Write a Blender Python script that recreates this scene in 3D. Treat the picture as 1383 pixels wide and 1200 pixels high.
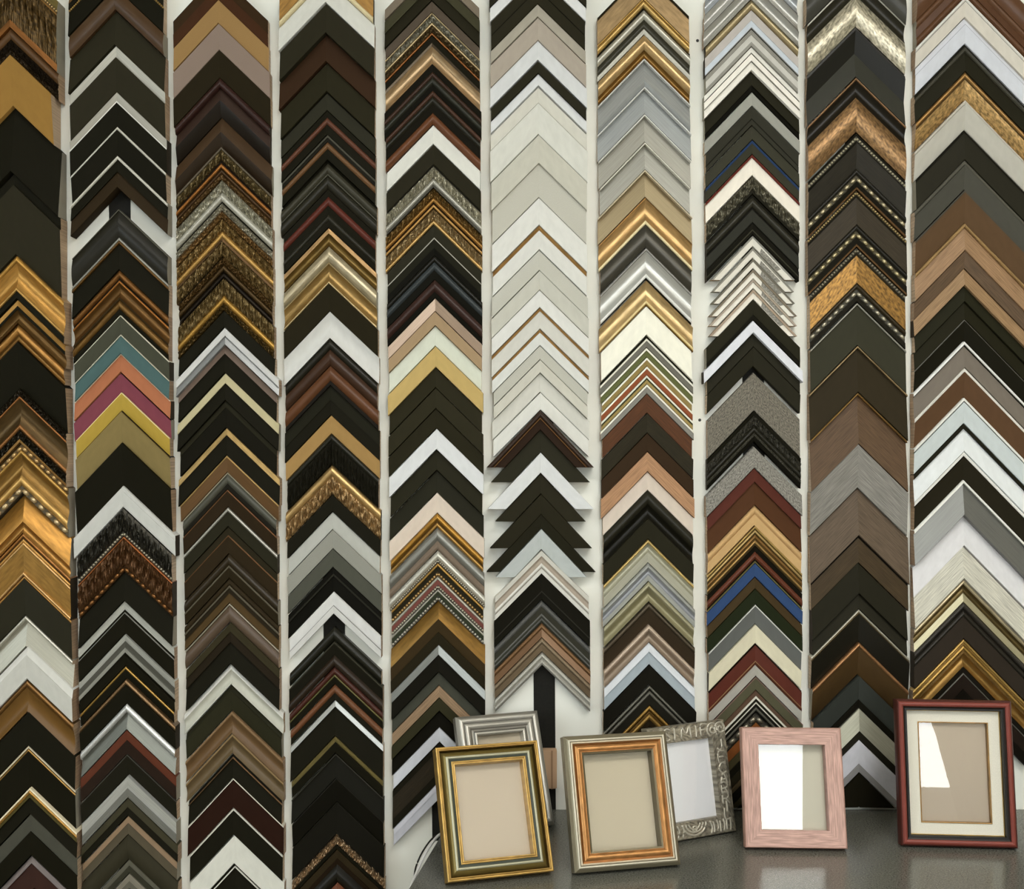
import bpy, bmesh, math, random
from mathutils import Vector
for o in list(bpy.data.objects): bpy.data.objects.remove(o)
sc = bpy.context.scene
C = sc.collection
R = math.radians
# ------------------------------------------------------------------ camera, world, lights
D, SC, H = 2.0, 800.0, 0.615          # camera distance from wall, pixels per metre at the wall, eye above counter
cam = bpy.data.objects.new('camera', bpy.data.cameras.new('camera')); C.objects.link(cam)
cam.location = (0, -D, 0); cam.rotation_euler = (R(90), 0, 0)
cam.data.sensor_width = 36; cam.data.lens = 36 * D / (1383 / SC); cam.data.clip_start = .02
sc.camera = cam
w = bpy.data.worlds.new('world'); sc.world = w; w.use_nodes = True
w.node_tree.nodes['Background'].inputs[0].default_value = (.9, .95, 1, 1)
w.node_tree.nodes['Background'].inputs[1].default_value = .3
def area(name, loc, sx, sy, power, col, rot=(0, 0, 0)):
    l = bpy.data.lights.new(name, 'AREA'); l.shape = 'RECTANGLE'; l.size = sx; l.size_y = sy; l.energy = power; l.color = col
    o = bpy.data.objects.new(name, l); C.objects.link(o); o.location = loc; o.rotation_euler = rot; return o
CEIL, FLOOR = 1.45, -1.5
LAMPS = [(.8, -1.9, 1.2, .6, 26, (1, .975, .92)), (-.7, -2.3, 1.2, .6, 8, (1, .96, .89)), (.6, -3.4, 1.2, .6, 32, (1, .985, .94))]
for i, (x, y, sx, sy, p, c) in enumerate(LAMPS):
    area('ceiling_lamp_light', (x, y, CEIL - .035), sx, sy, p, c)
# daylight through the shop window in the left wall
area('window_daylight', (-2.35, -2.3, .35), 1.5, 1.3, 7, (.82, .92, 1), (R(90), 0, R(-90)))
vs = sc.view_settings
vs.view_transform = 'Standard'; vs.look = 'None'; vs.gamma = 1; vs.use_curve_mapping = False; vs.exposure = -0.32

# ------------------------------------------------------------------ materials
PAL = dict(K='211f14', K2='302d20', BR='352a1b', MB='55301d', DB='2f2216', G1='b88d48', G2='7d5c2c', GL='d2b47c', CH='b8a584',
           SI='b2b0a5', SG='88877d', W='d9d9d3', OW='d0cdc1', LG='c0beb1', TP='9f978a', CO='8f5c38', WD='8a6a4a', CR='e6dfc8')
def lin(hexs):
    h = PAL.get(hexs, hexs)
    f = lambda c: c / 12.92 if c <= .04045 else ((c + .055) / 1.055) ** 2.4
    return [f(int(h[i:i + 2], 16) / 255) for i in (0, 2, 4)]
_m = {}
MATN = {'m': 'matte', 'g': 'gloss', 'G': 'gilt', 'l': 'leaf', 'w': 'wood', 't': 'speckle', 'e': 'linen', 'b': 'brushed'}
def mat(col, kind='m'):
    key = (col, kind)
    if key in _m: return _m[key]
    m = bpy.data.materials.new('%s_%s' % (MATN.get(kind, kind), PAL.get(col, col))); m.use_nodes = True
    nt = m.node_tree; b = nt.nodes['Principled BSDF']; N = nt.nodes.new; L = nt.links.new
    c = [min(.88, v) for v in lin(col)]
    lum = .3 * c[0] + .6 * c[1] + .1 * c[2]
    if lum < .035: c = [v * (.42 + .58 * lum / .035) for v in c]   # blacks: part of what the eye measures is sheen
    if kind == 'G': c = [c[0] * .86, c[1] * .84, c[2] * .8]
    b.inputs['Base Color'].default_value = (*c, 1)
    ro, me, sp = {'m': (.6, 0, .05), 'g': (.36, 0, .24), 'G': (.36, .68, .5), 'l': (.38, .65, .5), 'w': (.5, 0, .15), 't': (.6, 0, .15), 'e': (.8, 0, .1), 'b': (.36, .5, .5)}[kind]
    b.inputs['Roughness'].default_value = ro; b.inputs['Metallic'].default_value = me; b.inputs['Specular IOR Level'].default_value = sp
    uv = N('ShaderNodeUVMap'); mp = N('ShaderNodeMapping'); L(uv.outputs[0], mp.inputs['Vector'])
    sx, sy, det, lo, hi = {'m': (60, 60, 3, .95, 1.05), 'g': (40, 40, 2, .93, 1.07), 'G': (45, 160, 4, .72, 1.22), 'l': (130, 200, 7, .3, 1.6), 'w': (30, 520, 6, .66, 1.28),
                           't': (260, 420, 6, .35, 1.7), 'e': (900, 900, 2, .9, 1.08), 'b': (18, 500, 4, .86, 1.12)}[kind]
    mp.inputs['Scale'].default_value = (sx, sy, 1)
    nz = N('ShaderNodeTexNoise'); nz.inputs['Scale'].default_value = 1; nz.inputs['Detail'].default_value = det
    L(mp.outputs[0], nz.inputs['Vector'])
    mr = N('ShaderNodeMapRange'); mr.inputs['From Min'].default_value = .3; mr.inputs['From Max'].default_value = .7
    mr.inputs['To Min'].default_value = lo; mr.inputs['To Max'].default_value = hi; L(nz.outputs['Fac'], mr.inputs['Value'])
    vm = N('ShaderNodeVectorMath'); vm.operation = 'SCALE'; vm.inputs[0].default_value = c; L(mr.outputs[0], vm.inputs['Scale'])
    L(vm.outputs[0], b.inputs['Base Color'])
    if kind in 'wtel':
        bp = N('ShaderNodeBump'); bp.inputs['Strength'].default_value = .25; bp.inputs['Distance'].default_value = .0006
        L(nz.outputs['Fac'], bp.inputs['Height']); L(bp.outputs[0], b.inputs['Normal'])
    _m[key] = m; return m
def simple(name, col, rough=.6, scale=8, amp=.06, spec=.3, emit=None):
    m = bpy.data.materials.new(name); m.use_nodes = True; nt = m.node_tree; b = nt.nodes['Principled BSDF']
    c = lin(col); b.inputs['Roughness'].default_value = rough; b.inputs['Specular IOR Level'].default_value = spec
    tc = nt.nodes.new('ShaderNodeTexCoord'); nz = nt.nodes.new('ShaderNodeTexNoise'); nz.inputs['Scale'].default_value = scale; nz.inputs['Detail'].default_value = 5
    nt.links.new(tc.outputs['Object'], nz.inputs['Vector'])
    mr = nt.nodes.new('ShaderNodeMapRange'); mr.inputs['From Min'].default_value = .3; mr.inputs['From Max'].default_value = .7
    mr.inputs['To Min'].default_value = 1 - amp; mr.inputs['To Max'].default_value = 1 + amp; nt.links.new(nz.outputs['Fac'], mr.inputs['Value'])
    vm = nt.nodes.new('ShaderNodeVectorMath'); vm.operation = 'SCALE'; vm.inputs[0].default_value = c
    nt.links.new(mr.outputs[0], vm.inputs['Scale']); nt.links.new(vm.outputs[0], b.inputs['Base Color'])
    if emit: b.inputs['Emission Color'].default_value = (*emit[0], 1); b.inputs['Emission Strength'].default_value = emit[1]
    return m
M_WALL = simple('painted_board', 'eaebe2', .7, 5, .03)
M_CEIL = simple('ceiling_paint', 'dcdad2', .8)
M_ROOM = simple('room_paint', 'b9b5a8', .8)
M_DAY = simple('window_daylight_pane', 'e8eef2', .3, emit=((.92, .97, 1), 12))
M_DAY2 = simple('window_dim_pane', 'e8eef2', .3, emit=((.85, .94, 1), 4))  # left window's daylight glow, turned down to keep the left columns dim
M_CURT = simple('added_curtain_cloth', '8a8474', .9, 40, .1)
M_FLOOR = simple('floor_vinyl', '8d8778', .5)
M_STRIP = simple('hook_tape', '14130d', .8, 300, .3)
M_COUNTER = simple('counter_laminate', '5f5f57', .2, 420, .55, .5)
M_CAB = simple('cabinet_laminate', '6a6a62', .4)
M_LAMP = simple('lamp_diffuser', 'f2f2ee', .5, emit=((1, .97, .92), 6))
M_METAL = simple('lamp_rim', 'c8c8c4', .4)
M_CORDW = simple('white_cable', 'd8d8d4', .4)
M_CORDK = simple('black_cable', '16150f', .4)
M_SCREW = simple('screw_head', '2c2c2a', .4)
M_BACK = simple('back_board', '5c5140', .8, 60, .2)

# ------------------------------------------------------------------ helpers
def link(name, me, parent=None, loc=None, rot=None):
    o = bpy.data.objects.new(name, me); C.objects.link(o)
    if parent: o.parent = parent
    if loc: o.location = loc
    if rot: o.rotation_euler = rot
    return o
def tag(o, label=None, cat=None, group=None, kind=None):
    for k, v in (('label', label), ('category', cat), ('group', group), ('kind', kind)):
        if v: o[k] = v
    return o
def box_mesh(name, lo, hi, m, bev=0):
    bm = bmesh.new(); bmesh.ops.create_cube(bm, size=1)
    for v in bm.verts: v.co = [lo[i] + (v.co[i] + .5) * (hi[i] - lo[i]) for i in range(3)]
    if bev: bmesh.ops.bevel(bm, geom=bm.edges[:], offset=bev, segments=2, affect='EDGES')
    me = bpy.data.meshes.new(name); bm.to_mesh(me); bm.free(); me.materials.append(m); return me
def tube(name, pts, r, m, n=8):
    bm = bmesh.new(); rings = []
    P = [Vector(p) for p in pts]
    for i, p in enumerate(P):
        t = (P[min(i + 1, len(P) - 1)] - P[max(i - 1, 0)]).normalized()
        a = t.cross(Vector((0, 0, 1)) if abs(t.z) < .9 else Vector((1, 0, 0))).normalized(); b = t.cross(a)
        rings.append([bm.verts.new(p + (a * math.cos(k * 2 * math.pi / n) + b * math.sin(k * 2 * math.pi / n)) * r) for k in range(n)])
    for i in range(len(rings) - 1):
        for k in range(n): bm.faces.new((rings[i][k], rings[i][(k + 1) % n], rings[i + 1][(k + 1) % n], rings[i + 1][k]))
    bm.faces.new(rings[0]); bm.faces.new(rings[-1][::-1]); bmesh.ops.recalc_face_normals(bm, faces=bm.faces[:])
    for f in bm.faces: f.smooth = True
    me = bpy.data.meshes.new(name); bm.to_mesh(me); bm.free(); me.materials.append(m); return me
def smooth_path(pts, n=6):
    out = []; P = [Vector(p) for p in pts]
    for i in range(len(P) - 1):
        p0, p1, p2, p3 = P[max(i - 1, 0)], P[i], P[i + 1], P[min(i + 2, len(P) - 1)]
        for k in range(n):
            t = k / n
            out.append(.5 * (2 * p1 + (p2 - p0) * t + (2 * p0 - 5 * p1 + 4 * p2 - p3) * t * t + (3 * p1 - p0 - 3 * p2 + p3) * t ** 3))
    return out + [P[-1]]

TREF = .02
def wx(px, t=TREF): return (px - 691.5) / SC * (D - t) / D
def wz(py, t=TREF): return (600 - py) / SC * (D - t) / D
PXM = (D - TREF) / D / SC             # metres per pixel on the samples' face plane

# a moulding band: a solid extruded along the moulding; v = offset from the outer edge, t = height off the back
def parse(spec, unit):
    out = []
    for part in spec.split(','):
        p = part.split(); out.append([p[0], p[1], float(p[2]) * unit, p[3] if len(p) > 3 else 'm'])
    return out
def layout(bands, total, T, tilt):
    """gives every band its v-range and surface points"""
    k = total / sum(b[2] for b in bands); v = 0; res = []
    n = len(bands)
    for i, (col, sh, wd, mt) in enumerate(bands):
        wd *= k; L = T
        dark = sum(lin(col)) < .06
        if n > 1 and wd < .008:
            L += -.0018 if (dark and wd < .0055) else .0012
        a = min(.007, .32 * wd)
        if sh == 'c': pts = [(wd * j / 8, L + a * math.sin(math.pi * (.06 + .88 * j / 8)) - a * .3) for j in range(9)]
        elif sh == 'v': pts = [(wd * j / 8, L - a * .9 * math.sin(math.pi * j / 8)) for j in range(9)]
        elif sh == 'u': pts = [(0, L - min(.009, wd * .35)), (wd, L)]
        elif sh == 'U': pts = [(0, L - min(.012, wd * .95)), (wd * .55, L - min(.0035, wd * .25)), (wd, L)]
        elif sh == 'd': pts = [(0, L), (wd, L - min(.009, wd * .35))]
        elif sh == 'r': pts = [(wd * j / 8, L) for j in range(9)]
        elif sh == 'b': pts = [(0, L - .003), (wd, L - .003)]
        else:
            dz = tilt * wd; pts = [(0, L - dz / 2), (wd, L + dz / 2)]
        ch = .0007
        if sh in 'fudU' and wd > .004:
            if i == 0: pts = [(0, pts[0][1] - ch), (ch, pts[0][1])] + pts[1:]
            if i == n - 1: pts = pts[:-1] + [(wd - ch, pts[-1][1]), (wd, pts[-1][1] - ch)]
        res.append((v, v + wd, [(v + p, max(.003, t)) for p, t in pts], col, sh, mt)); v += wd
    return res
def carve(s, q, wd, seed):
    """acanthus / scroll relief height, s along in metres, q across 0..1"""
    p = s / min(max(wd * .8, .005), .015)
    env = min(1, 3 * math.sin(math.pi * q))
    u = (p + .8 * (2 * q - 1) ** 2 + seed) % 1.0
    leaf = math.sin(math.pi * u) ** .6
    vein = math.sin(2 * math.pi * (3 * u + 5 * abs(q - .5)))
    curl = math.cos(2 * math.pi * (2 * q + .5 * math.sin(2 * math.pi * p)))
    return env * (.6 * leaf + .22 * vein + .3 * curl)
def band_mesh(name, items, posA, posB, length, mats, seed=0, smooth=True):
    """items = list of bands; posA/posB(v) -> (x, z) at mitre end and cut end"""
    bm = bmesh.new(); uvl = bm.loops.layers.uv.new('UVMap')
    for v0, v1, pts, col, sh, mt in items:
        loop = [(v0, 0)] + pts + [(v1, 0)]
        ns = 2
        if sh == 'r': ns = max(12, int(length / .0012))
        rows = []
        for i in range(ns):
            s = i / (ns - 1); row = []
            for j, (v, t) in enumerate(loop):
                a, b = posA(v), posB(v)
                tt = t
                if sh == 'r' and 1 < j < len(loop) - 2:
                    tt = t + min(.0042, .3 * (v1 - v0)) * carve(s * length, (v - v0) / (v1 - v0), v1 - v0, seed)
                row.append(bm.verts.new((a[0] + (b[0] - a[0]) * s, -tt, a[1] + (b[1] - a[1]) * s)))
            rows.append(row)
        n = len(loop); fs = []
        for i in range(ns - 1):
            for j in range(n):
                k = (j + 1) % n
                f = bm.faces.new((rows[i][j], rows[i][k], rows[i + 1][k], rows[i + 1][j])); fs.append(f)
                vj, vk = loop[j][0], loop[k][0]
                if k == 0: vk = v0
                uvs = [(i / (ns - 1) * length + seed, vj), (i / (ns - 1) * length + seed, vk), ((i + 1) / (ns - 1) * length + seed, vk), ((i + 1) / (ns - 1) * length + seed, vj)]
                for lp, u in zip(f.loops, uvs): lp[uvl].uv = u
                f.smooth = smooth and sh in 'cvr' and 0 < j < n - 2
        f = bm.faces.new(rows[0]); fs.append(f)
        f = bm.faces.new(rows[-1][::-1]); f.material_index = 1; fs.append(f)
        for lp in f.loops: lp[uvl].uv = (lp.vert.co.x, lp.vert.co.z)
        bmesh.ops.recalc_face_normals(bm, faces=fs)
    me = bpy.data.meshes.new(name); bm.to_mesh(me); bm.free()
    for m in mats: me.materials.append(m)
    me.set_sharp_from_angle(angle=R(40))
    return me
def bead_mesh(name, v0, v1, t, posA, posB, length, m, stretch=1.0):
    bm = bmesh.new(); wd = (v1 - v0) * .71; vm = (v0 + v1) / 2
    a, b = Vector((posA(vm)[0], 0, posA(vm)[1])), Vector((posB(vm)[0], 0, posB(vm)[1]))
    ln = (b - a).length; step = wd * .95 * stretch + .0004; n = max(2, int(ln / step)); d = (b - a).normalized()
    tmp = bmesh.new(); bmesh.ops.create_icosphere(tmp, subdivisions=1, radius=.5)
    for i in range(n):
        c = a + d * (i + .5) * ln / n; mp = {}
        for v in tmp.verts:
            q = v.co * wd; al = q.dot(d); q = q + d * al * (stretch - 1)
            mp[v] = bm.verts.new((c.x + q.x, -t + q.y, c.z + q.z))
        for f in tmp.faces: bm.faces.new([mp[v] for v in f.verts]).smooth = True
    tmp.free()
    me = bpy.data.meshes.new(name); bm.to_mesh(me); bm.free(); me.materials.append(m); return me
def bead_seat(col):
    return mat(''.join('%02x' % int(int(PAL.get(col, col)[i:i + 2], 16) * .42) for i in (0, 2, 4)), 'm')
def moulding(part_name, parent, bands, total, T, tilt, posA, posB, length, end_mat, seed=0):
    """one length of moulding: the main body is the part, bands of other colours and bead rows are its sub-parts"""
    lay = layout(bands, total, T, tilt)
    areas = {}
    for b in lay:
        if b[4] != 'b': areas[(b[3], b[5])] = areas.get((b[3], b[5]), 0) + b[1] - b[0]
    main = max(areas, key=areas.get)
    items = [b for b in lay if (b[3], b[5]) == main and b[4] != 'b']
    o = link(part_name, band_mesh(part_name, items, posA, posB, length, [mat(*main), end_mat], seed), parent)
    for i, b in enumerate(lay):
        if b in items: continue
        if b[4] == 'b':
            link('bead_seat', band_mesh('bead_seat', [b], posA, posB, length, [bead_seat(b[3]), end_mat], seed), o)
            big = b[1] - b[0] > .0085
            tag(link('bead_row', bead_mesh('bead_row', b[0], b[1], b[2][0][1], posA, posB, length, mat(b[3], 'G'), 1.7 if big else 1.0), o), kind='stuff')
        else:
            nm = 'carved_band' if b[4] == 'r' else ('lip' if i in (0, len(lay) - 1) else ('fillet' if b[1] - b[0] < .007 else 'band'))
            link(nm, band_mesh(nm, [b], posA, posB, length, [mat(b[3], b[5]), end_mat], seed), o)
    return o

# ------------------------------------------------------------------ the setting
def struct(name, lo, hi, m, parent=None):
    o = link(name, box_mesh(name, lo, hi, m), parent); o['kind'] = 'structure'; return o
struct('wall_back', (-2.5, 0, FLOOR), (2.5, .1, CEIL), M_WALL)
struct('floor', (-2.5, -5, FLOOR - .1), (2.5, .1, FLOOR), M_FLOOR)
struct('ceiling', (-2.5, -5, CEIL), (2.5, .1, CEIL + .1), M_CEIL)
struct('wall_right', (2.5, -5, FLOOR), (2.6, .1, CEIL), M_ROOM)
struct('wall_left', (-2.6, -5, FLOOR), (-2.5, .1, CEIL), M_ROOM)
struct('wall_front', (-2.5, -5.1, FLOOR), (2.5, -5, CEIL), M_ROOM)
def window(name, lo, hi, axis):
    o = struct(name, lo, hi, M_DAY if axis == 'y' else M_DAY2)
    # frame bars around and across the pane
    def bar(nm, a, b):
        link(nm, box_mesh(nm, a, b, M_METAL), o)
    (x0, y0, z0), (x1, y1, z1) = lo, hi; t = .03
    if axis == 'y':
        for za, zb in ((z0 - t, z0), (z1, z1 + t)): bar('window_frame', (x0 - t, y0, za), (x1 + t, y1 + .03, zb))
        for xa, xb in ((x0 - t, x0), (x1, x1 + t)): bar('window_frame', (xa, y0, z0), (xb, y1 + .03, z1))
    else:
        for za, zb in ((z0 - t, z0), (z1, z1 + t)): bar('window_frame', (x0, y0 - t, za), (x1 + .03, y1 + t, zb))
        for ya, yb in ((y0 - t, y0), (y1, y1 + t)): bar('window_frame', (x0, ya, z0), (x1 + .03, yb, z1))
    return o
window('window_1', (.2, -5, -.41), (1.75, -4.985, 1.1), 'y')
bm = bmesh.new(); rows = []  # unseen drape, added with its edge shaped to cut the window's reflections
for j in range(37):
    q = j / 36; z = 1.2 - 2.3 * q; xl = 1.14 + .102 * (z - .47) if z > .42 else (1.135 + .355 * (.42 - z) / .51 if z > -.09 else 1.49 + .19 * (-.09 - z))
    rows.append([bm.verts.new((xl + (2.1 - xl) * i / 40, -4.93 + .02 * math.sin(i * 1.1), z)) for i in range(41)])
for j in range(36):
    for i in range(40): bm.faces.new((rows[j][i], rows[j][i + 1], rows[j + 1][i + 1], rows[j + 1][i])).smooth = True
bmesh.ops.solidify(bm, geom=bm.faces[:], thickness=.003)
me = bpy.data.meshes.new('added_curtain'); bm.to_mesh(me); bm.free(); me.materials.append(M_CURT)
tag(link('added_curtain', me), 'unseen grey-beige drape added behind the viewer to shape the window reflections', 'added_curtain')
window('window_2', (-2.5, -3.05, -.3), (-2.485, -1.55, 1.0), 'x')
for i, (x, y, sx, sy, p, c) in enumerate(LAMPS):
    e = tag(link('ceiling_lamp', None, None, (x, y, CEIL)), 'flat white ceiling light panel, %s' % ['nearest the wall on the right', 'on the left', 'far behind the viewer'][i], 'lamp', 'ceiling lamps')
    link('rim', box_mesh('rim', (-sx / 2 - .02, -sy / 2 - .02, -.02), (sx / 2 + .02, sy / 2 + .02, 0), M_METAL), e)
    link('diffuser', box_mesh('diffuser', (-sx / 2, -sy / 2, -.028), (sx / 2, sy / 2, -.02), M_LAMP), e)

# ------------------------------------------------------------------ corner samples
# column: apex x top/bottom, left edge top/bottom, right edge top/bottom, slopes left/right, name
COLS = [
 (14, 44, -52, -22, 77, 106, 1.05, .96, 'leftmost column'),
 (156, 175, 93, 112, 222, 241, 1.06, .95, 'second column from left'),
 (295, 318, 233, 257, 363, 384, 1.08, .96, 'third column from left'),
 (440, 456, 377, 396, 505, 520, 1.05, .94, 'fourth column from left'),
 (583, 596, 519, 532, 648, 657, 1.03, .98, 'fifth column from left'),
 (726, 734, 662, 670, 791, 799, 1.01, .98, 'fifth column from right'),
 (869, 879, 806, 818, 931, 941, 1.03, 1.0, 'fourth column from right'),
 (1014, 1022, 951, 957, 1078, 1085, 1.04, 1.01, 'third column from right'),
 (1155, 1161, 1089, 1098, 1222, 1228, 1.01, .98, 'second column from right'),
 (1303, 1299, 1236, 1232, 1394, 1388, 1.03, 1.03, 'rightmost column')]
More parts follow.
